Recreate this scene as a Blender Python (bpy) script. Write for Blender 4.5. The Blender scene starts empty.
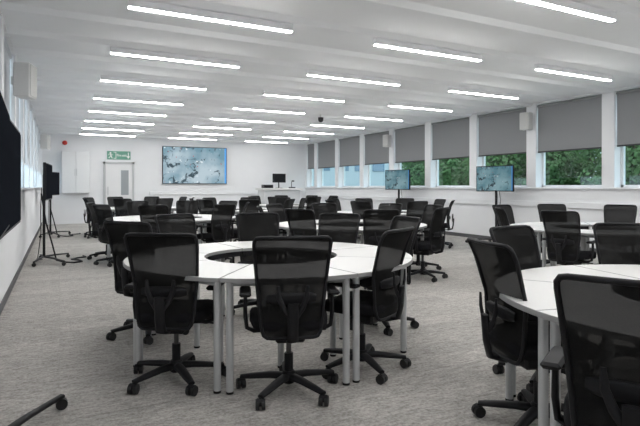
import bpy, math, random
from mathutils import Vector, Matrix
random.seed(7)
C = bpy.context.scene.collection
S = bpy.context.scene
# ---------------------------------------------------------------- materials
def new_mat(name):
    m = bpy.data.materials.new(name); m.use_nodes = True
    nt = m.node_tree; b = nt.nodes['Principled BSDF']
    return m, nt, b
def simple(name, col, rough=0.5, metal=0.0, noise=0.0, scale=40, bump=0.0, spec=0.5):
    m, nt, b = new_mat(name)
    b.inputs['Roughness'].default_value = rough
    b.inputs['Metallic'].default_value = metal
    b.inputs['Specular IOR Level'].default_value = spec
    tc = nt.nodes.new('ShaderNodeTexCoord')
    n = nt.nodes.new('ShaderNodeTexNoise'); n.inputs['Scale'].default_value = scale
    nt.links.new(tc.outputs['Object'], n.inputs['Vector'])
    r = nt.nodes.new('ShaderNodeValToRGB')
    a = max(noise, 0.01)
    r.color_ramp.elements[0].position = 0.3; r.color_ramp.elements[1].position = 0.7
    r.color_ramp.elements[0].color = (*[c*(1-a) for c in col], 1)
    r.color_ramp.elements[1].color = (*[min(1, c*(1+a)) for c in col], 1)
    nt.links.new(n.outputs['Fac'], r.inputs['Fac'])
    nt.links.new(r.outputs['Color'], b.inputs['Base Color'])
    if bump:
        bp = nt.nodes.new('ShaderNodeBump'); bp.inputs['Strength'].default_value = bump
        bp.inputs['Distance'].default_value = 0.01
        nt.links.new(n.outputs['Fac'], bp.inputs['Height'])
        nt.links.new(bp.outputs['Normal'], b.inputs['Normal'])
    return m
M_WALL = simple('wall_paint', (0.85, 0.86, 0.88), 0.7, noise=0.01, scale=3)
M_CEIL = simple('ceiling_paint', (0.90, 0.915, 0.93), 0.8, noise=0.01, scale=2)
M_TRIM = simple('trim_white', (0.84, 0.85, 0.87), 0.45)
M_FRAMEW = simple('window_frame_white', (0.82, 0.84, 0.86), 0.4)
M_BLIND = simple('blind_fabric', (0.27, 0.275, 0.285), 0.85, noise=0.04, scale=120)
M_BLINDP = simple('pale_blind_fabric', (0.55, 0.58, 0.62), 0.85, noise=0.03, scale=120)
M_TOP = simple('laminate_white', (0.82, 0.815, 0.805), 0.38, noise=0.01)
M_EDGE = simple('edge_band', (0.34, 0.34, 0.34), 0.5)
M_LEG = simple('leg_steel_grey', (0.58, 0.59, 0.60), 0.35, 0.25)
M_BLK = simple('black_plastic', (0.008, 0.008, 0.010), 0.55, noise=0.05, spec=0.3)
M_FAB = simple('black_seat_fabric', (0.008, 0.008, 0.010), 0.9, noise=0.25, scale=250, bump=0.3, spec=0.2)
M_TYRE = simple('caster_nylon', (0.009, 0.009, 0.010), 0.5)
M_CHROME = simple('gas_steel', (0.10, 0.10, 0.10), 0.3, 0.8)
M_BEZ = simple('bezel_black', (0.008, 0.008, 0.010), 0.4, spec=0.3)
M_OFF = simple('screen_switched_off', (0.014, 0.016, 0.021), 0.5, spec=0.0)
M_DGREY = simple('dark_grey', (0.05, 0.05, 0.055), 0.5, spec=.2)
M_BASEB = simple('baseboard_grey', (0.10, 0.10, 0.105), 0.6)
M_RED = simple('alarm_red', (0.5, 0.03, 0.02), 0.4)
M_DOOR = simple('door_paint', (0.80, 0.80, 0.81), 0.5)
M_DFRAME = simple('door_frame_paint', (0.52, 0.53, 0.54), 0.5)
M_DGLASS = simple('door_glass', (0.34, 0.37, 0.39), 0.2)
M_SPK = simple('speaker_white', (0.70, 0.70, 0.69), 0.5)
M_GRN = simple('sign_green', (0.15, 0.38, 0.28), 0.5)
M_WHT = simple('sign_white', (0.88, 0.90, 0.88), 0.5)
M_CONC = simple('building_render', (0.42, 0.48, 0.52), 0.8, noise=0.05)
M_BGLASS = simple('building_glass', (0.14, 0.22, 0.30), 0.15)
M_BARK = simple('bark', (0.09, 0.065, 0.045), 0.9, noise=0.3, scale=12, bump=0.5)
M_GRASS = simple('grass', (0.05, 0.10, 0.03), 0.95, noise=0.35, scale=3)
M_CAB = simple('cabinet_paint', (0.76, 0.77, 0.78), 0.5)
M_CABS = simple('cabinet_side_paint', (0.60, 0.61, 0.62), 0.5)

# mesh fabric of chair backs
m, nt, b = new_mat('chair_mesh_weave'); M_MESH = m
b.inputs['Roughness'].default_value = 0.9; b.inputs['Specular IOR Level'].default_value = 0.08
tc = nt.nodes.new('ShaderNodeTexCoord'); w = nt.nodes.new('ShaderNodeTexNoise')
w.inputs['Scale'].default_value = 300
nt.links.new(tc.outputs['Object'], w.inputs['Vector'])
mr = nt.nodes.new('ShaderNodeMapRange'); mr.inputs['To Min'].default_value = 0.008; mr.inputs['To Max'].default_value = 0.024
nt.links.new(w.outputs['Fac'], mr.inputs['Value'])
nt.links.new(mr.outputs['Result'], b.inputs['Base Color'])
b.inputs['Alpha'].default_value = 0.955

# carpet
m, nt, b = new_mat('carpet_planks'); M_CARPET = m
b.inputs['Roughness'].default_value = 0.95; b.inputs['Specular IOR Level'].default_value = 0.15
tc = nt.nodes.new('ShaderNodeTexCoord')
mp = nt.nodes.new('ShaderNodeMapping'); mp.inputs['Scale'].default_value = (3.5, 10, 1)
nt.links.new(tc.outputs['Object'], mp.inputs['Vector'])
n1 = nt.nodes.new('ShaderNodeTexNoise'); n1.inputs['Scale'].default_value = 2.6; n1.inputs['Detail'].default_value = 9; n1.inputs['Roughness'].default_value = .8
nt.links.new(mp.outputs['Vector'], n1.inputs['Vector'])
n2 = nt.nodes.new('ShaderNodeTexNoise'); n2.inputs['Scale'].default_value = 50; n2.inputs['Detail'].default_value = 4; n2.inputs['Roughness'].default_value = .7
nt.links.new(tc.outputs['Object'], n2.inputs['Vector'])
br = nt.nodes.new('ShaderNodeTexBrick'); br.inputs['Scale'].default_value = 1.0
br.inputs['Brick Width'].default_value = 1.0; br.inputs['Row Height'].default_value = 0.25
br.inputs['Mortar Size'].default_value = 0.004
br.inputs['Color1'].default_value = (0.83, 0.83, 0.83, 1); br.inputs['Color2'].default_value = (1.0, 1.0, 1.0, 1); br.inputs['Mortar'].default_value = (.82, .82, .82, 1)
nt.links.new(tc.outputs['Object'], br.inputs['Vector'])
r1 = nt.nodes.new('ShaderNodeValToRGB')
r1.color_ramp.elements[0].position = 0.40; r1.color_ramp.elements[0].color = (0.280, 0.265, 0.245, 1)
r1.color_ramp.elements[1].position = 0.60; r1.color_ramp.elements[1].color = (0.65, 0.625, 0.595, 1)
mx = nt.nodes.new('ShaderNodeMath'); mx.operation = 'MULTIPLY_ADD'; mx.inputs[1].default_value = 0.42
nt.links.new(n2.outputs['Fac'], mx.inputs[0])
ml = nt.nodes.new('ShaderNodeMath'); ml.operation = 'MULTIPLY'; ml.inputs[1].default_value = 0.58
nt.links.new(n1.outputs['Fac'], ml.inputs[0]); nt.links.new(ml.outputs[0], mx.inputs[2])
nt.links.new(mx.outputs[0], r1.inputs['Fac'])
mc = nt.nodes.new('ShaderNodeMix'); mc.data_type = 'RGBA'; mc.blend_type = 'MULTIPLY'; mc.inputs['Factor'].default_value = 1
nt.links.new(r1.outputs['Color'], mc.inputs['A']); nt.links.new(br.outputs['Color'], mc.inputs['B'])
nt.links.new(mc.outputs['Result'], b.inputs['Base Color'])
bp = nt.nodes.new('ShaderNodeBump'); bp.inputs['Strength'].default_value = 0.4; bp.inputs['Distance'].default_value = 0.005
nt.links.new(n2.outputs['Fac'], bp.inputs['Height']); nt.links.new(bp.outputs['Normal'], b.inputs['Normal'])

# emissive diffuser
m, nt, b = new_mat('led_diffuser'); M_LED = m
b.inputs['Base Color'].default_value = (0.9, 0.9, 0.9, 1)
b.inputs['Emission Color'].default_value = (1.0, 0.985, 0.965, 1); b.inputs['Emission Strength'].default_value = 34

# glass
m, nt, b = new_mat('window_glass'); M_GLASS = m
nt.nodes.remove(b); out = nt.nodes['Material Output']
tr = nt.nodes.new('ShaderNodeBsdfTransparent'); tr.inputs['Color'].default_value = (0.68, 0.82, 0.84, 1)
gl = nt.nodes.new('ShaderNodeBsdfGlossy'); gl.inputs['Roughness'].default_value = 0.02
ms = nt.nodes.new('ShaderNodeMixShader'); ms.inputs['Fac'].default_value = 0.07
nt.links.new(tr.outputs[0], ms.inputs[1]); nt.links.new(gl.outputs[0], ms.inputs[2])
nt.links.new(ms.outputs[0], out.inputs['Surface'])

# foliage
m, nt, b = new_mat('leaves'); M_LEAF = m
b.inputs['Roughness'].default_value = 0.9; b.inputs['Specular IOR Level'].default_value = 0.1
tc = nt.nodes.new('ShaderNodeTexCoord'); n = nt.nodes.new('ShaderNodeTexNoise'); n.inputs['Scale'].default_value = 0.9; n.inputs['Detail'].default_value = 3
nt.links.new(tc.outputs['Object'], n.inputs['Vector'])
r = nt.nodes.new('ShaderNodeValToRGB'); r.color_ramp.elements[0].position = .35; r.color_ramp.elements[0].color = (0.06, 0.12, 0.05, 1)
r.color_ramp.elements[1].position = .68; r.color_ramp.elements[1].color = (0.14, 0.24, 0.09, 1)
nt.links.new(n.outputs['Fac'], r.inputs['Fac']); nt.links.new(r.outputs['Color'], b.inputs['Base Color'])

# screen picture: misty blue with dark branches and small coloured accents
def screen_mat(name, strength, tint=1.0):
    m, nt, b = new_mat(name)
    L = nt.links.new
    b.inputs['Roughness'].default_value = 0.35; b.inputs['Base Color'].default_value = (0.01, 0.01, 0.01, 1)
    b.inputs['Specular IOR Level'].default_value=.1
    tc = nt.nodes.new('ShaderNodeTexCoord'); mp = nt.nodes.new('ShaderNodeMapping'); mp.inputs['Scale'].default_value=(1.78,1,1)
    L(tc.outputs['Generated'], mp.inputs['Vector'])
    def noise(sc,det,dist=0,ro=.5):
        n = nt.nodes.new('ShaderNodeTexNoise'); n.inputs['Scale'].default_value=sc; n.inputs['Detail'].default_value=det; n.inputs['Distortion'].default_value=dist; n.inputs['Roughness'].default_value=ro
        L(mp.outputs['Vector'], n.inputs['Vector']); return n.outputs['Fac']
    def ramp(f,p0,c0,p1,c1):
        r = nt.nodes.new('ShaderNodeValToRGB'); e=r.color_ramp.elements
        e[0].position=p0; e[0].color=c0; e[1].position=p1; e[1].color=c1; L(f,r.inputs['Fac']); return r.outputs['Color']
    def mix(f,a,c):
        k = nt.nodes.new('ShaderNodeMix'); k.data_type='RGBA'; L(f,k.inputs['Factor']); L(a,k.inputs['A'])
        if isinstance(c,tuple): k.inputs['B'].default_value=c
        else: L(c,k.inputs['B'])
        return k.outputs['Result']
    base = ramp(noise(1.6,3),.35,(.15*tint,.28,.35,1),.62,(.44*tint,.54,.60,1))
    sx = nt.nodes.new('ShaderNodeSeparateXYZ'); L(tc.outputs['Generated'],sx.inputs[0])
    # darker detail gathers towards one side of the picture
    ad = nt.nodes.new('ShaderNodeMath'); ad.operation='MULTIPLY_ADD'; ad.inputs[1].default_value=-.09
    L(sx.outputs['X'],ad.inputs[0]); L(noise(5.5,6,1.0,.65),ad.inputs[2])
    br = ramp(ad.outputs[0],.53,(0,0,0,1),.57,(1,1,1,1))
    col = mix(br, base, (.04,.07,.09,1))
    wh = ramp(noise(9,3,.5),.67,(0,0,0,1),.70,(1,1,1,1)); 
    col = mix(wh, col, (.75,.82,.86,1))
    n3 = nt.nodes.new('ShaderNodeTexNoise'); n3.inputs['Scale'].default_value=10
    mp2 = nt.nodes.new('ShaderNodeMapping'); mp2.inputs['Location'].default_value=(5.3,2,9); L(mp.outputs['Vector'],mp2.inputs['Vector']); L(mp2.outputs['Vector'],n3.inputs['Vector'])
    rd = ramp(n3.outputs['Fac'],.69,(0,0,0,1),.71,(1,1,1,1))
    col = mix(rd, col, (.45,.07,.08,1))
    ed = ramp(sx.outputs['X'],.965,(0,0,0,1),.975,(1,1,1,1))
    col = mix(ed, col, (.10,.35,.75,1))
    L(col, b.inputs['Emission Color']); b.inputs['Emission Strength'].default_value = strength
    return m
M_SCR = screen_mat('screen_picture', 0.72)
M_SCR2 = screen_mat('small_screen_picture', 0.38, .75)

# ---------------------------------------------------------------- geometry accumulator
class G:
    def __init__(s): s.v=[]; s.f=[]; s.m=[]; s.s=[]; s.mats=[]
    def mi(s, mat):
        if mat not in s.mats: s.mats.append(mat)
        return s.mats.index(mat)
    def add(s, vs, fs, mat, smooth=False):
        o=len(s.v); s.v += [Vector(x) for x in vs]; k=s.mi(mat)
        for f in fs: s.f.append([i+o for i in f]); s.m.append(k); s.s.append(smooth)
        return s
    def merge(s, g):
        o=len(s.v); s.v += g.v
        for f,mm,sm in zip(g.f,g.m,g.s):
            s.f.append([i+o for i in f]); s.m.append(s.mi(g.mats[mm])); s.s.append(sm)
    def xform(s, M): s.v=[M@x for x in s.v]; return s
    def box(s, a, b, mat):
        x0,y0,z0=a; x1,y1,z1=b
        v=[(x0,y0,z0),(x1,y0,z0),(x1,y1,z0),(x0,y1,z0),(x0,y0,z1),(x1,y0,z1),(x1,y1,z1),(x0,y1,z1)]
        return s.add(v,[(3,2,1,0),(4,5,6,7),(0,1,5,4),(1,2,6,5),(2,3,7,6),(3,0,4,7)],mat)
    def bbox(s, a, b, mat, c=0.005):
        x0,y0,z0=a; x1,y1,z1=b; v=[];idx={}
        cx,cy,cz=(x0+x1)/2,(y0+y1)/2,(z0+z1)/2; hx,hy,hz=(x1-x0)/2,(y1-y0)/2,(z1-z0)/2
        for sx in(-1,1):
            for sy in(-1,1):
                for sz in(-1,1):
                    for ax in range(3):
                        p=[sx*(hx-c),sy*(hy-c),sz*(hz-c)]
                        p[ax]=[sx*hx,sy*hy,sz*hz][ax]
                        idx[(sx,sy,sz,ax)]=len(v); v.append((cx+p[0],cy+p[1],cz+p[2]))
        F=[]
        def q(*k): F.append([idx[i] for i in k])
        for sg in(-1,1):
            q((sg,-1,-1,0),(sg,1,-1,0),(sg,1,1,0),(sg,-1,1,0))
            q((-1,sg,-1,1),(1,sg,-1,1),(1,sg,1,1),(-1,sg,1,1))
            q((-1,-1,sg,2),(1,-1,sg,2),(1,1,sg,2),(-1,1,sg,2))
        for a_ in(-1,1):
            for b_ in(-1,1):
                q((a_,b_,-1,0),(a_,b_,1,0),(a_,b_,1,1),(a_,b_,-1,1))
                q((a_,-1,b_,0),(a_,1,b_,0),(a_,1,b_,2),(a_,-1,b_,2))
                q((-1,a_,b_,1),(1,a_,b_,1),(1,a_,b_,2),(-1,a_,b_,2))
                for c_ in(-1,1): q((a_,b_,c_,0),(a_,b_,c_,1),(a_,b_,c_,2))
        return s.add(v,F,mat)
    def tube(s, pts, rad, mat, n=10, flat=1.0, up=None, caps=True):
        pts=[Vector(p) for p in pts]
        if not hasattr(rad,'__len__'): rad=[rad]*len(pts)
        v=[];f=[]
        prev=None
        for i,p in enumerate(pts):
            t=(pts[min(i+1,len(pts)-1)]-pts[max(i-1,0)]).normalized()
            ref=Vector(up) if up else (prev if prev else (Vector((0,0,1)) if abs(t.z)<0.9 else Vector((1,0,0))))
            a=t.cross(ref)
            if a.length<1e-4: a=t.cross(Vector((0,1,0.1)))
            a.normalize(); bb=a.cross(t).normalized(); prev=bb
            for k in range(n):
                an=2*math.pi*(k+.5)/n
                v.append(p+a*math.cos(an)*rad[i]+bb*math.sin(an)*rad[i]*flat)
        for i in range(len(pts)-1):
            for k in range(n):
                f.append((i*n+k,i*n+(k+1)%n,(i+1)*n+(k+1)%n,(i+1)*n+k))
        s.add(v,f,mat,True)
        if caps:
            s.add(v[:n],[list(range(n))[::-1]],mat); s.add(v[-n:],[list(range(n))],mat)
        return s
    def closed_tube(s, pts, rad, mat, n=8, flat=1.0, up=(0,1,0)):
        pts=[Vector(p) for p in pts]; N=len(pts); v=[];f=[]
        for i,p in enumerate(pts):
            t=(pts[(i+1)%N]-pts[i-1]).normalized(); a=t.cross(Vector(up)).normalized(); bb=a.cross(t).normalized()
            for k in range(n):
                an=2*math.pi*k/n
                v.append(p+a*math.cos(an)*rad+bb*math.sin(an)*rad*flat)
        for i in range(N):
            for k in range(n):
                j=(i+1)%N
                f.append((i*n+k,i*n+(k+1)%n,j*n+(k+1)%n,j*n+k))
        return s.add(v,f,mat,True)
    def mesh(s, name):
        me=bpy.data.meshes.new(name); me.from_pydata([tuple(x) for x in s.v],[],s.f)
        for mm in s.mats: me.materials.append(mm)
        me.polygons.foreach_set('material_index',s.m); me.polygons.foreach_set('use_smooth',s.s)
        me.update()
        import bmesh
        bm=bmesh.new(); bm.from_mesh(me); bmesh.ops.recalc_face_normals(bm,faces=bm.faces); bm.to_mesh(me); bm.free()
        return me
def ob(name, data, parent=None, loc=(0,0,0), rz=0.0, label=None, cat=None, group=None, kind=None):
    o=bpy.data.objects.new(name,data); C.objects.link(o)
    o.location=loc; o.rotation_euler=(0,0,rz)
    if parent: o.parent=parent
    if label: o['label']=label
    if cat: o['category']=cat
    if group: o['group']=group
    if kind: o['kind']=kind
    return o
def thing(name, parts, loc, rz, label, cat, group=None):
    e=ob(name,None,None,loc,rz,label,cat,group); e.empty_display_size=0.2
    for p in parts:
        me=p[1] if not isinstance(p[1],G) else p[1].mesh(p[0])
        o=ob(p[0],me,e)
        if len(p)>2 and p[2]: o['label']=p[2]
        if len(p)>3:
            for q in p[3]:
                me2=q[1] if not isinstance(q[1],G) else q[1].mesh(q[0])
                ob(q[0],me2,o)
    return e
def copy_thing(e, loc, rz, label=None, group=None):
    n=e.copy(); C.objects.link(n); n.location=loc; n.rotation_euler=(0,0,rz)
    if label: n['label']=label
    if group: n['group']=group
    for c in list(e.children):
        k=c.copy(); C.objects.link(k); k.parent=n
        for d in list(c.children):
            kk=d.copy(); C.objects.link(kk); kk.parent=k
    return n
def struct(name, g, label=None): 
    o=ob(name,g.mesh(name) if isinstance(g,G) else g,kind='structure')
    if label: o['label']=label
    return o

# ---------------------------------------------------------------- room shell
XL, XR, YF, YB = -0.55, 9.4, -3.5, 20.5
ZC = 3.145; SILL=1.28; HEAD=3.10
SK=.034   # the ribs and lamps run very slightly off square to the side walls
struct('floor', G().box((XL-.3,YF-.2,-.15),(XR+.3,YB+.2,0),M_CARPET),'warm grey mottled carpet planks')
prof=[]; P=1.93/2; y=5.38-P*10
y0=YF-.9; prof.append((y0,ZC))
while y<YB+.6:
    if y-.16>y0: prof += [(y-.13,ZC),(y-.08,3.088),(y+.08,3.088),(y+.10,ZC)]
    y+=P
prof.append((YB+.8,ZC)); prof=[(min(a,YB+.8),b_) for a,b_ in prof]
g=G(); n=len(prof)
v=[(XL-.3,a+SK*(XL-.3-1.45),b_) for a,b_ in prof]+[(XR+.3,a+SK*(XR+.3-1.45),b_) for a,b_ in prof]
f=[(i,i+1,n+i+1,n+i) for i in range(n-1)]
g.add(v,f,M_CEIL)
g.add([(XL-.3,y0,3.45),(XR+.3,y0,3.45),(XR+.3,YB+.8,3.45),(XL-.3,YB+.8,3.45)],[(0,1,2,3)],M_CEIL)
struct('ceiling',g,'white ribbed ceiling')
struct('wall_back',G().box((XL-.3,YB,0),(XR+.3,YB+.2,3.4),M_WALL),'white painted end wall')
struct('wall_front',G().box((XL-.3,YF-.2,0),(XR+.3,YF,3.4),M_WALL))
PIT=1.84
def side_wall(name,xi,xo,pitch0):
    g=G(); lo,hi=min(xi,xo),max(xi,xo)
    g.box((lo,YF,0),(hi,YB,SILL),M_WALL); g.box((lo,YF,HEAD),(hi,YB,3.4),M_WALL)
    ys=[pitch0+PIT*k for k in range(-6,9)]
    ys=[q for q in ys if YF<q<YB-.2]
    for q in ys: g.box((lo,q-.13,SILL),(hi,q+.13,HEAD),M_WALL)
    g.box((lo,YB-.12,SILL),(hi,YB,HEAD),M_WALL); g.box((lo,YF,SILL),(hi,YF+.12,HEAD),M_WALL)
    struct(name,g,'white painted wall with window piers')
    e=[YF+.12-.13]+ys+[YB-.12+.13]
    return [(e[i]+.13,e[i+1]-.13) for i in range(len(e)-1)]
openR=side_wall('wall_right',XR,XR+.3,6.64)
openL=side_wall('wall_left',XL,XL-.3,6.64)
wn=0
def window(a,b_,xg,frame):
    global wn; wn+=1
    g=G(); t=.05; d=.03
    g.box((xg-d,a,SILL),(xg+d,a+t,HEAD),M_FRAMEW); g.box((xg-d,b_-t,SILL),(xg+d,b_,HEAD),M_FRAMEW)
    g.box((xg-d,a,SILL),(xg+d,b_,SILL+t),M_FRAMEW); g.box((xg-d,a,HEAD-t),(xg+d,b_,HEAD),M_FRAMEW)
    g.box((xg-d,a,2.28),(xg+d,b_,2.33),M_FRAMEW)
    g.add([(xg,a+t,SILL+t),(xg,b_-t,SILL+t),(xg,b_-t,HEAD-t),(xg,a+t,HEAD-t)],[(0,1,2,3)],M_GLASS)
    struct('window_%d'%wn,g,'white framed window pane')
def blind(xb,a,b_,zb,mat,group,label):
    roll=G().tube([(xb,a+.02,HEAD-.04),(xb,b_-.02,HEAD-.04)],.03,mat,12)
    fab=G().box((xb-.002,a+.02,zb),(xb+.002,b_-.02,HEAD-.04),mat)
    bar=G().bbox((xb-.012,a+.02,zb-.03),(xb+.012,b_-.02,zb),M_DGREY if mat is M_BLIND else M_TRIM,.003)
    org=Vector((xb,(a+b_)/2,zb-.03)); Mx=Matrix.Translation(-org)
    thing('roller_blind',[('roller',roll.xform(Mx)),('fabric',fab.xform(Mx)),('bottom_bar',bar.xform(Mx))],org,0,label,'blind',group)
for i,(a,b_) in enumerate(openR):
    window(a,b_,XR+.22,0)
    zb=2.08+ (0.0 if i%3 else -.01)
    blind(XR+.05,a,b_,zb,M_BLIND,'grey roller blinds','grey fabric roller blind lowered over upper window')
for i,(a,b_) in enumerate(openL):
    window(a,b_,XL-.22,0)
    blind(XL-.06,a,b_,1.75 if a>7 else 1.315,M_BLINDP,'pale roller blinds','pale fabric roller blind lowered over window')
tn=0
def trim(a,b_,mat=M_TRIM,label=None):
    global tn; tn+=1
    struct('trim_%d'%tn,G().bbox(a,b_,mat,.004),label)
trim((XR-.06,YF,SILL-.035),(XR+.0,YB-.002,SILL),label='white window sill board')
trim((XL,YF,SILL-.035),(XL+.05,YB-.002,SILL),label='white window sill board')
trim((XR-.05,YF,.86),(XR,YB-.06,.98),label='white dado trunking')
trim((3.0,YB-.05,1.0),(XR-.06,YB,1.12),label='white dado trunking')
struct('baseboard_right',G().box((XR-.015,YF,0),(XR,YB,.09),M_BASEB))
struct('baseboard_left',G().box((XL,YF,0),(XL+.015,YB,.09),M_BASEB))
struct('baseboard_back',G().box((2.5,YB-.015,0),(XR-.02,YB,.09),M_BASEB))
# door
g=G(); X0,X1=1.48,2.38
g.box((X0,YB-.05,0),(X1,YB-.005,2.12),M_DOOR)
g.box((X0-.07,YB-.08,0),(X0,YB,2.2),M_DFRAME); g.box((X1,YB-.08,0),(X1+.07,YB,2.2),M_DFRAME); g.box((X0-.07,YB-.08,2.12),(X1+.07,YB,2.2),M_DFRAME)
g.box((X0+.52,YB-.055,1.0),(X0+.78,YB-.045,1.9),M_DGLASS)
g.box((X0+.06,YB-.11,1.0),(X0+.09,YB-.05,1.3),M_LEG)
struct('door_1',g,'white door with grey vision panel')

# ---------------------------------------------------------------- ceiling lights
hous=G().bbox((-.865,-.036,.013),(.865,.036,.088),M_TRIM,.003)
diff=G().bbox((-.86,-.027,.002),(.86,.027,.014),M_LED,.003)
first=None
for col in (1.45,4.28,7.12):
    for k in range(-3,8):
        loc=(col,5.38+1.93*k+SK*(col-1.45),3.0)
        if first is None:
            first=thing('linear_ceiling_light',[('housing',hous),('diffuser',diff,'glowing white diffuser')],loc,math.atan(SK),'slim white linear LED light on ribbed ceiling','light','linear ceiling lights')
        else: copy_thing(first,loc,math.atan(SK))

# ---------------------------------------------------------------- chair
def sup(a,e): 
    return math.copysign(abs(a)**e,a)
EX=.12; ZM=.70; ZH=.30
def hwid(t): t=min(1,max(0,t)); return .168+.060*t**.8
def back_pt(x,z):
    t=(z-.40)/.60
    y=-.235-.11*t*t+.035*math.sin(min(max(t,0),1)*math.pi*.9) 
    return Vector((x, y + .7*x*x, z))
def back_outline(n=128,shr=0.0):
    pts=[]
    for i in range(n):
        a=2*math.pi*i/n; c,s_=math.cos(a),math.sin(a)
        z=ZM+(ZH-shr)*sup(s_,EX); t=(z-.40)/.60
        pts.append(back_pt((hwid(t)-shr)*sup(c,EX),z))
    L=[0]
    for i in range(n): L.append(L[-1]+(pts[(i+1)%n]-pts[i]).length)
    out=[];N=72
    for k in range(N):
        d=L[-1]*k/N; i=max(j for j in range(n) if L[j]<=d)
        f=(d-L[i])/max(1e-9,L[i+1]-L[i]); out.append(pts[i].lerp(pts[(i+1)%n],f))
    return out
def chair_parts():
    P_={}
    g=G(); n=36; rings=[(.80,.415),(.96,.420),(1.0,.440),(1.0,.475),(.965,.495),(.80,.507),(.4,.510)]
    v=[];
    for sc,z in rings:
        for i in range(n):
            a=2*math.pi*i/n; x=.245*sc*sup(math.cos(a),.45); yy=.235*sc*sup(math.sin(a),.5)
            x*=1-.10*max(0,-yy)/.235
            zz=z-.028*max(0,(yy-.10)/.135)**2 + .012*(abs(x)/.245)**2
            v.append((x,yy+.01,zz))
    f=[]
    for r_ in range(len(rings)-1):
        for i in range(n): f.append((r_*n+i,r_*n+(i+1)%n,(r_+1)*n+(i+1)%n,(r_+1)*n+i))
    f.append(list(range(n))[::-1]); f.append([ (len(rings)-1)*n+i for i in range(n)])
    g.add(v,f,M_FAB,True)
    P_['seat']=g
    g=G(); g.closed_tube(back_outline(),.011,M_BLK,8,1.1); 
    P_['backrest_frame']=g
    g=G(); nu,nv=10,26; v=[];f=[]
    for j in range(nv+1):
        s_=math.sin((-1+2*j/nv)*math.pi/2)
        z=ZM+(ZH-.006)*s_; q=min(1,abs(s_))
        sn=q**(1/EX); cs=math.sqrt(max(0,1-sn*sn))**EX
        hw=(hwid((z-.40)/.60)-.006)*cs
        for i in range(nu+1): v.append(back_pt(hw*(-1+2*i/nu),z))
    for j in range(nv):
        for i in range(nu):
            a=j*(nu+1)+i; f.append((a,a+1,a+nu+2,a+nu+1))
    g.add(v,f,M_MESH,True); P_['mesh_panel']=g
    g=G()
    g.tube([(0,-.08,.39),(0,-.20,.375),(0,-.285,.40),(0,-.305,.48),(0,-.31,.56),(0,-.315,.62)],[.032,.034,.034,.032,.034,.034],M_BLK,10,.45,up=(0,1,.001))
    for sx in(-1,1):
        g.tube([(sx*.015,-.305,.54),(sx*.055,-.295,.59),(sx*.08,-.295,.65),(sx*.085,-.295,.72)],[.020,.018,.016,.010],M_BLK,8,.5,up=(0,1,0))
    arc=[back_pt(x,.635)+Vector((0,-.018,0)) for x in (-.145,-.10,-.05,0,.05,.10,.145)]
    g.tube(arc,[.022,.034,.036,.036,.036,.034,.022],M_BLK,10,.28,up=(0,1,0))
    P_['lumbar_support']=g
    g=G().bbox((-.09,-.13,.34),(.09,.11,.415),M_BLK,.012)
    g.tube([(.08,.04,.375),(.21,.05,.375),(.245,.05,.37)],.007,M_BLK,6)
    P_['tilt_mechanism']=g
    g=G().tube([(0,0,.10),(0,0,.245)],.028,M_BLK,14); g.tube([(0,0,.245),(0,0,.345)],.016,M_CHROME,12)
    P_['gas_lift']=g
    g=G().tube([(0,0,.058),(0,0,.07),(0,0,.125),(0,0,.135)],[.035,.045,.043,.034],M_BLK,16)
    for k in range(5):
        a=math.radians(90+72*k); c,s_=math.cos(a),math.sin(a)
        g.tube([(.02*c,.02*s_,.10),(.12*c,.12*s_,.098),(.24*c,.24*s_,.084),(.315*c,.315*s_,.074)],[.036,.032,.027,.021],M_BLK,8,.65,up=(0,0,1))
    P_['star_base']=g
    def arm(sx):
        g=G()
        g.tube([(sx*.10,-.03,.405),(sx*.22,-.03,.40),(sx*.262,-.03,.42),(sx*.272,-.03,.50),(sx*.272,-.02,.625)],[.02,.022,.022,.022,.02],M_BLK,8,.6)
        g.bbox((sx*.272-.036,-.13,.625),(sx*.272+.036,.12,.652),M_BLK,.011)
        return g
    P_['armrest']=[arm(-1),arm(1)]
    def caster(k):
        a=math.radians(90+72*k); c,s_=math.cos(a),math.sin(a); g=G()
        cx,cy=.315*c,.315*s_; th=a*2.3; ux,uy=math.cos(th),math.sin(th)
        g.tube([(cx,cy,.03),(cx,cy,.07)],.008,M_BLK,8)
        for d0,d1 in((-.028,-.006),(.006,.028)):
            g.tube([(cx+ux*d0,cy+uy*d0,.031),(cx+ux*d1,cy+uy*d1,.031)],.031,M_TYRE,14)
        g.tube([(cx-ux*.022,cy-uy*.022,.044),(cx+ux*.022,cy+uy*.022,.044)],.023,M_BLK,10)
        return g
    P_['caster']=[caster(k) for k in range(5)]
    return P_
CP=chair_parts()
parts=[]
allg=G()
for k,gv in CP.items():
    for gg in (gv if isinstance(gv,list) else [gv]):
        allg.merge(gg)
        if k in('backrest_frame','mesh_panel','lumbar_support'): continue
        parts.append((k,gg))
parts.append(('backrest',CP['backrest_frame'],'black mesh backrest',[('mesh_panel',CP['mesh_panel']),('lumbar_support',CP['lumbar_support'])]))
allmesh=allg.mesh('office_chair')
proto=None
CHL='black office chair with mesh back on five-star caster base'
def chair(x,y,rz,detail,group,label=CHL):
    global proto
    if detail:
        if proto is None:
            proto=thing('office_chair',parts,(x,y,0),rz,label,'chair',group); return proto
        return copy_thing(proto,(x,y,0),rz,label,group)
    return ob('office_chair',allmesh,None,(x,y,0),rz,label,'chair',group)

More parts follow.
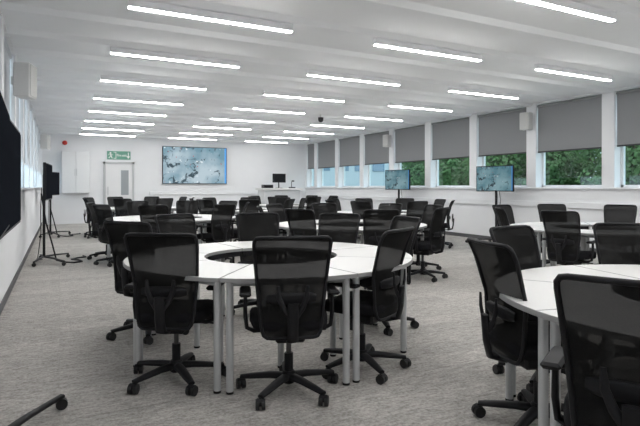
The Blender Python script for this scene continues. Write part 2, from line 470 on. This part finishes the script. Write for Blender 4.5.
# ---------------------------------------------------------------- tables
RO,RI,RM=1.15,.54,.82
def tpt(r,deg): a=math.radians(deg); return (r*math.cos(a)-RM, r*math.sin(a))
def table_parts():
    ga=22.5
    no=10; ni=5; gp=.003
    def edge(r): return math.degrees(gp/r)
    outer=[tpt(RO,-(ga-edge(RO))+2*(ga-edge(RO))*i/no) for i in range(no+1)]
    inner=[tpt(RI,(ga-edge(RI))-2*(ga-edge(RI))*i/ni) for i in range(ni+1)]
    poly=outer+inner; n=len(poly); z0,z1=.705,.73
    top=G(); v=[(x,y,z0) for x,y in poly]+[(x,y,z1) for x,y in poly]
    top.add(v,[list(range(n))[::-1]],M_EDGE)
    ins=[]
    for i in range(n):
        p0,p,p1=Vector(poly[i-1]),Vector(poly[i]),Vector(poly[(i+1)%n])
        d0=(p-p0).normalized(); d1=(p1-p).normalized(); n0=Vector((-d0.y,d0.x)); n1_=Vector((-d1.y,d1.x))
        bis=(n0+n1_).normalized(); k=.004/max(.3,bis.dot(n0)); ins.append(p+bis*k)
    vv=[(x,y,z1) for x,y in poly]+[(q.x,q.y,z1+.0005) for q in ins]
    top.add(vv,[(i,(i+1)%n,n+(i+1)%n,n+i) for i in range(n)],M_EDGE)
    top.add([(q.x,q.y,z1+.0005) for q in ins],[list(range(n))],M_TOP)
    top.add(v,[(i,(i+1)%n,n+(i+1)%n,n+i) for i in range(n)],M_EDGE)
    fr=G(); cs=[tpt(1.08,-20.3),tpt(1.08,20.3),tpt(.60,0)]
    for i in range(3):
        a,b_=cs[i],cs[(i+1)%3]
        fr.tube([(a[0],a[1],.685),(b_[0],b_[1],.685)],.017,M_LEG,8)
    legs=[]
    for i,(x,y) in enumerate(cs):
        g=G().tube([(x,y,.012),(x,y,.70)],.023,M_LEG,14); g.tube([(x,y,0),(x,y,.015)],.024,M_BLK,12); legs.append(g)
    tray=G(); m_=8; v=[]
    for i in range(m_+1):
        an=-20+40*i/m_
        for r_,z in((.548,.66),(.548,.703),(.57,.703),(.57,.66)):
            x,y=tpt(r_,an); v.append((x,y,z))
    f=[]
    for i in range(m_):
        for k in range(4): f.append((i*4+k,i*4+(k+1)%4,(i+1)*4+(k+1)%4,(i+1)*4+k))
    f+= [(0,1,2,3),(m_*4+3,m_*4+2,m_*4+1,m_*4)]
    tray.add(v,f,M_BLK)
    return [('table_top',top,'white laminate top with grey edge'),('frame',fr)]+[('leg',l,'grey tubular steel leg') for l in legs]+[('cable_tray',tray,'black cable tray')]
TP=table_parts(); tg=G()
for p in TP: tg.merge(p[1])
tmesh=tg.mesh('wedge_table'); tproto=None
def cluster(cx,cy,rot,chairs,detail,tag,skip=()):
    global tproto
    gt='ring of wedge tables '+tag; gc='chairs around table ring '+tag
    for k in range(8):
        if k in skip: continue
        a=math.radians(rot+22.5+45*k); loc=(cx+RM*math.cos(a),cy+RM*math.sin(a),0)
        lab='white curved wedge table with grey tubular legs in ring'
        if detail:
            if tproto is None: tproto=thing('wedge_table',TP,loc,a,lab,'table',gt)
            else: copy_thing(tproto,loc,a,lab,gt)
        else: ob('wedge_table',tmesh,None,loc,a,lab,'table',gt)
    for c in chairs:
        if c[0]=='at':
            chair(c[1],c[2],math.radians(c[3]),detail,gc); continue
        ang,r_=c[0],c[1]; tw=c[2] if len(c)>2 else 0
        a=math.radians(ang); x,y=cx+r_*math.cos(a),cy+r_*math.sin(a)
        chair(x,y,a+math.pi/2+math.radians(tw),detail,gc)
def gen(rot,skip=()):
    return [(rot+22.5+45*k+random.uniform(-3,3),random.uniform(1.06,1.18),random.uniform(-12,12)) for k in range(8) if k not in skip]
cluster(1.57,4.10,8,[('at',.70,3.60,-30),(-105,1.05,-3),('at',1.93,3.25,30),(3,1.10,-5),(37,1.12,5),(75,1.12,0),('at',1.18,5.32,202),('at',.70,4.82,-45)],True,'nearest the entrance')
cluster(3.06,1.48,-12,[('at',2.31,2.03,-106),('at',1.84,1.18,-60),('at',2.93,2.50,186),('at',3.74,2.40,141),(12,1.12,0),(-30,1.12,4)],True,'by the centre aisle')
cluster(6.7,4.9,0,gen(0),True,'by the windows')
cluster(3.95,7.0,10,gen(10),True,'in the middle')
cluster(1.85,9.9,0,gen(0),True,'beside the wall screens')
cluster(6.6,10.0,14,gen(14),False,'by the far windows')
cluster(4.2,12.7,5,gen(5),False,'before the large screen')
cluster(1.9,15.0,0,gen(0),False,'near the exit door')
cluster(6.6,15.3,20,gen(20),False,'near the lectern')

# ---------------------------------------------------------------- screens
def tv_parts(w,h,t=.05):
    body=G().bbox((-w/2,0,-h/2),(w/2,t,h/2),M_BEZ,.006)
    pan=G().box((-w/2+.018,-.003,-h/2+.02),(w/2-.018,.001,h/2-.018),M_SCR)
    return body,pan
body,pan=tv_parts(2.47,1.42,.07)
thing('wall_display',[('display_body',body),('screen_panel',pan,'lit screen with blue nature picture')],(4.70,YB-.075,2.12),0,'very large wall-mounted flat screen showing a blue picture','screen')
M_TVB=simple('display_bezel_grey',(.10,.10,.105),.5,spec=.2)
g=G().bbox((-1.12,0,-.51),(1.12,.05,.51),M_TVB,.004)
g2=G().box((-1.09,-.006,-.48),(1.09,.001,.48),M_OFF)
g3=G().bbox((-.4,.05,-.3),(.4,.145,.3),M_DGREY,.006)
thing('wall_display',[('display_body',g),('screen_panel',g2,'dark glossy screen'),('wall_bracket',g3)],(XL+.15,5.78,1.40),math.pi/2,'large dark switched-off flat screen on window wall','screen')
def mobile_stand(x,y,rz,zc,w,h,label,on=True,rear=True,loose=True,group='mobile display stands'):
    body=G().bbox((-w/2,-.04,zc-h/2),(w/2,.005,zc+h/2),M_BEZ,.006)
    pan=G().box((-w/2+.018,-.043,zc-h/2+.02),(w/2-.018,-.039,zc+h/2-.018),M_SCR2 if on else M_OFF)
    pole=G().bbox((-.024,.02,.10),(.024,.06,zc+.12),M_BLK,.005)
    br_=G().bbox((-.2,.004,zc-.12),(.2,.021,zc+.12),M_BLK,.004)
    base=G(); wh=[]
    ends=[(-.55,-.30),(.55,-.30)]+([(-.3,.22),(.3,.22)] if rear else [(-.5,.14),(.5,.14)])
    for ex,ey in ends:
        base.tube([(0,.045,.10),(ex*.5,.045+(ey-.045)*.5,.095),(ex,ey,.075)],[.028,.025,.022],M_BLK,8,.6,up=(0,0,1))
        q=G(); q.tube([(ex,ey,.04),(ex,ey,.075)],.009,M_BLK,8)
        q.tube([(ex-.022,ey,.032),(ex+.022,ey,.032)],.032,M_TYRE,14); wh.append(('caster',q))
    cab=G().tube([(.03,.08,zc-.1),(.07,.10,zc-.5),(.02,.09,.5),(.10,.13,.2),(.2,.16,.03),(.34,.10,.012),(.45,.2,.012)],.007,M_BLK,6)
    if loose: cab.tube([(-.02,.08,zc-.2),(-.10,.0,zc-.7),(-.12,-.10,.3),(-.12,-.16,.04),(-.2,-.28,.016),(-.32,-.44,.015),(-.2,-.56,.015),(.0,-.50,.015),(.15,-.38,.015),(.3,-.46,.015),(.42,-.60,.015),(.6,-.55,.015)],.014,M_BLK,6)
    return thing('mobile_display_stand',[('display_body',body,None,[('screen_panel',pan)]),('pole',pole),('bracket',br_),('stand_base',base),('cable',cab)]+wh,(x,y,0),rz,label,'screen stand',group)
mobile_stand(8.85,9.0,math.radians(-80),1.48,.98,.58,'lit flat screen on black mobile stand by windows',loose=False)
mobile_stand(8.82,12.8,math.radians(-80),1.50,1.0,.58,'lit flat screen on black mobile stand by windows',loose=False)
mobile_stand(-.20,10.2,math.radians(86),1.38,1.12,.62,'dark flat screen on black wheeled stand against wall',False,False)
mobile_stand(-.18,15.6,math.radians(76),1.38,1.12,.62,'dark flat screen on black wheeled stand against wall',False,False)
mobile_stand(-.27,2.86,math.radians(92),1.38,1.0,.62,'dark flat screen on black wheeled stand against wall',False,False,False)

M_GRL=simple('speaker_grille',(.55,.55,.54),.8,noise=.1,scale=300)
def speaker(x,y,z,rz,w,h,d,label):
    b_=G().bbox((-w/2,-d/2,-h/2),(w/2,d/2,h/2),M_SPK,.012)
    gr=G().bbox((-w/2+.015,-d/2-.008,-h/2+.015),(w/2-.015,-d/2+.004,h/2-.015),M_GRL,.004)
    k=G().bbox((-.03,d/2-.005,-.05),(.03,d/2+.06,.05),M_SPK,.004)
    return thing('wall_speaker',[('cabinet_body',b_),('grille',gr),('bracket',k)],(x,y,z),rz,label,'speaker','wall speakers')
speaker(XL+.16,7.6,2.62,math.radians(75),.27,.42,.19,'white wall speaker on bracket high beside ceiling')
speaker(XR-.15,8.48,2.74,math.radians(-75),.22,.38,.18,'white wall speaker on window pier')
speaker(XR-.15,14.02,2.74,math.radians(-75),.22,.38,.18,'white wall speaker on window pier')
speaker(XL+.17,17.6,2.62,math.radians(75),.28,.42,.2,'white wall speaker on bracket high beside ceiling')
g=G().tube([(0,0,0),(0,-.03,0),(0,-.055,0),(0,-.06,0)],[.08,.08,.06,.02],M_RED,20)
g3=G().bbox((-.05,-.012,-.05),(.05,.04,.05),M_RED,.004)
thing('fire_alarm_sounder',[('sounder',g),('mount',g3)],(.16,YB-.042,2.83),0,'red round fire alarm sounder on white wall','alarm')
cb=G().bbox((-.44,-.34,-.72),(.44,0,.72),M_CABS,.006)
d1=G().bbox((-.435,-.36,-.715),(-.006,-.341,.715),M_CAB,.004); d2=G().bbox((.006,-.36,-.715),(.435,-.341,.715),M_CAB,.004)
h1=G().bbox((-.04,-.385,-.12),(-.02,-.361,.12),M_LEG,.003); h2=G().bbox((.02,-.385,-.12),(.04,-.361,.12),M_LEG,.003)
thing('wall_cabinet',[('cabinet_body',cb),('cabinet_door',d1,None,[('handle',h1)]),('cabinet_door',d2,None,[('handle',h2)])],(.50,YB-.003,1.80),0,'white two-door cabinet mounted on end wall','cabinet')
pl=G().bbox((-.40,-.02,-.15),(.40,0,.15),M_GRN,.004)
man=G()
def flat(g,pts): 
    n=len(pts); g.add([(x,-.024,z) for x,z in pts]+[(x,-.019,z) for x,z in pts],[list(range(n)),[n+i for i in range(n)][::-1]]+[(i,(i+1)%n,n+(i+1)%n,n+i) for i in range(n)],M_WHT)
flat(man,[(-.045+.03*math.cos(a*.785)-.24,.085+.03*math.sin(a*.785)) for a in range(8)])
for pts in ([(-.30,.05),(-.26,.055),(-.25,-.02),(-.29,-.02)],[(-.29,-.02),(-.25,-.02),(-.21,-.11),(-.235,-.12)],[(-.29,-.02),(-.27,-.03),(-.33,-.11),(-.355,-.10)],[(-.27,.05),(-.26,.03),(-.20,.0),(-.20,.02)],[(-.30,.05),(-.34,.0),(-.36,.01),(-.32,.06)]): flat(man,pts)
flat(man,[(-.18,-.12),(-.09,-.12),(-.09,.12),(-.18,.12),(-.18,.10),(-.11,.10),(-.11,-.10),(-.18,-.10)])
flat(man,[(.31,.11),(.34,.11),(.34,-.04),(.38,.0),(.38,-.04),(.325,-.12),(.27,-.04),(.27,.0),(.31,-.04)])
cu=bpy.data.curves.new('sign_lettering_curve','FONT'); cu.body='Fire exit'; cu.size=.13; cu.align_x='CENTER'; cu.align_y='CENTER'; cu.extrude=.002; cu.offset=.002
tmp=bpy.data.objects.new('tmp_text',cu); C.objects.link(tmp)
bpy.context.view_layer.update()
tm=bpy.data.meshes.new_from_object(tmp.evaluated_get(bpy.context.evaluated_depsgraph_get()))
xs=[v.co.x for v in tm.vertices]; wtxt=max(xs)-min(xs); sc=min(1,.33/wtxt)
bpy.data.objects.remove(tmp); tm.materials.clear(); tm.materials.append(M_WHT)
tm.transform(Matrix.Translation((.095,-.023,0))@Matrix.Rotation(math.pi/2,4,'X')@Matrix.Diagonal((sc,1,1,1)))
e=thing('exit_sign',[('sign_plate',pl),('running_figure_pictogram',man,'white running figure, doorway and down arrow'),('sign_lettering',tm)],(1.93,YB-.01,2.44),0,'green and white fire exit sign above door','sign')

# lectern and monitors
M_LSIDE=simple('lectern_panel',(.70,.71,.72),.5)
bd=G().bbox((-.70,-.32,.04),(.70,.32,1.18),M_LSIDE,.008); tp=G().bbox((-.78,-.38,1.18),(.78,.38,1.25),M_TOP,.006)
dl=G().bbox((-.68,-.338,.08),(-.005,-.321,1.14),M_LSIDE,.004); dr=G().bbox((.005,-.338,.08),(.68,-.321,1.14),M_LSIDE,.004)
pl_=G().box((-.66,-.28,0),(.66,.28,.04),M_DGREY)
thing('lectern',[('lectern_body',bd),('lectern_top',tp),('door',dl),('door',dr),('plinth',pl_)],(7.15,17.9,0),0,'white teaching lectern with cupboard doors','lectern')
def monitor(x,y,z,rz,w,h,lab,up=.16):
    b_=G().bbox((-w/2,-.02,up),(w/2,.02,up+h),M_BEZ,.004); s_=G().box((-w/2+.01,-.0225,up+.01),(w/2-.01,-.0195,up-.01+h),M_BEZ)
    st=G().bbox((-.02,.02,.0),(.02,.04,up+h*.5),M_BLK,.003); bs=G().bbox((-.11,-.07,0),(.11,.10,.012),M_BLK,.003)
    thing('computer_monitor',[('monitor_body',b_),('screen_panel',s_),('stand_neck',st),('stand_foot',bs)],(x,y,z),rz,lab,'monitor','lectern monitors')
monitor(7.12,17.82,1.251,math.radians(6),.52,.32,'black computer monitor raised on lectern',.20)
g=G().bbox((-.18,-.12,0),(.18,.12,.12),M_DGREY,.005); g2=G().bbox((-.15,-.128,.03),(.15,-.121,.09),M_BLK,.002)
thing('av_control_unit',[('unit_case',g),('front_panel',g2)],(6.66,17.8,1.251),0,'dark grey equipment box on lectern','equipment')
g=G().bbox((-.10,-.08,0),(.10,.08,.04),M_DGREY,.005); g1=G().tube([(0,.05,.04),(0,.05,.20),(0,.0,.26),(0,-.06,.26)],.012,M_DGREY,8); g2=G().bbox((-.04,-.12,.23),(.04,-.05,.28),M_DGREY,.006)
thing('document_camera',[('camera_base',g),('arm',g1),('camera_head',g2)],(7.62,17.8,1.251),0,'dark document camera with bent arm on lectern','camera')
g=G().tube([(0,0,0),(0,0,-.03),(0,0,-.09),(0,0,-.12)],[.07,.07,.06,.03],M_DGREY,18)
g2=G().tube([(0,0,.08),(0,0,0)],.02,M_SPK,10)
thing('ceiling_camera',[('camera_dome',g),('mount',g2)],(6.0,12.15,3.07),0,'small dark dome camera hanging from ceiling','camera')

# ---------------------------------------------------------------- outside
ob('lawn',G().box((XR+.4,-30,-1.3),(90,120,-1.02),M_GRASS).mesh('lawn'),label='green lawn outside the windows',cat='lawn')
def tree_mesh(seed,hh,rr):
    rnd=random.Random(seed); tr=G(); 
    tr.tube([(0,0,0),(.05,0,hh*.25),(-.03,.05,hh*.5),(0,0,hh*.8)],[.20,.16,.12,.05],M_BARK,10)
    for i in range(5):
        a=rnd.uniform(0,6.28); tr.tube([(0,0,hh*(.2+.1*i)),(math.cos(a)*rr*.4,math.sin(a)*rr*.4,hh*(.35+.1*i)),(math.cos(a)*rr*.7,math.sin(a)*rr*.7,hh*(.42+.1*i))],[.07,.05,.02],M_BARK,6)
    fo=G(); v=[];f=[]
    bl=[(rr*.62*math.cos(i*.698),rr*.62*math.sin(i*.698),hh*(.22+.12*(i%5)+rnd.uniform(-.03,.03)),rr*rnd.uniform(.36,.46)) for i in range(27)]
    bl+=[(0,0,hh*q,rr*.6) for q in (.3,.5,.7,.85)]
    for bx,by,bz,brad in bl:
        for _ in range(520):
            d=Vector((rnd.gauss(0,1),rnd.gauss(0,1),rnd.gauss(0,1))).normalized()*brad*rnd.uniform(.75,1.0)
            c=Vector((bx,by,bz))+d; c.z=max(c.z,.3)
            a=Vector((rnd.gauss(0,1),rnd.gauss(0,1),rnd.gauss(0,1))).normalized()
            a=(a-d.normalized()*a.dot(d.normalized())*.8).normalized(); b2=d.normalized().cross(a).normalized(); s_=rnd.uniform(.045,.08)
            k=len(v); v+=[c-a*s_*1.3,c+b2*s_*.8,c+a*s_*1.3,c-b2*s_*.8]; f.append((k,k+1,k+2,k+3))
    fo.add(v,f,M_LEAF); return tr.mesh('trunk'),fo.mesh('foliage')
tms=[tree_mesh(3,6.5,2.2),tree_mesh(5,6.0,2.2)]
spots=[(18.6,2.8),(18.6,7.5),(18.8,12.2),(18.8,16.9),(19.0,21.5),(20.8,26.1),(23.4,30.6),(27.8,34),(23.3,5.2),(23.4,9.9),(23.5,14.5),(23.6,19.2),(25.4,24.0),(23.3,.5),(28.1,7.6),(28.2,12.3),(28.4,17)]
protos=[]
for i,(x,y) in enumerate(spots):
    if i<2:
        protos.append(thing('broadleaf_tree',[('trunk',tms[i][0]),('foliage',tms[i][1])],(x,y,-1.02),random.uniform(0,6),'leafy green tree outside the windows','tree','trees outside'))
    else: copy_thing(protos[i%2],(x,y,-1.02),random.uniform(0,6))
g=G().box((0,0,0),(26,10,9),M_CONC)
bw=G()
for fl in range(3):
    for k in range(12): bw.box((.8+k*2.1,-.06,.9+fl*3),(2.2+k*2.1,.02,2.3+fl*3),M_BGLASS)
thing('office_building',[('facade',g),('facade_windows',bw)],(11,46,-1.02),0,'pale grey office building seen through windows','building')

# ---------------------------------------------------------------- world, lights, camera
wd=bpy.data.worlds.new('World'); S.world=wd; wd.use_nodes=True
bg=wd.node_tree.nodes['Background']; bg.inputs['Color'].default_value=(0.80,0.90,1.0,1); bg.inputs['Strength'].default_value=2.0
S.view_settings.view_transform='Standard'; S.view_settings.look='None'
S.view_settings.exposure=0.60
cd=bpy.data.cameras.new('camera'); cam=bpy.data.objects.new('camera',cd); C.objects.link(cam)
cam.location=(0,0,1.29); cam.rotation_euler=(math.pi/2,0,math.radians(-26.2))
cd.sensor_width=36; cd.lens=36*529/640; cd.shift_y=-26/640; cd.clip_end=300
S.camera=cam
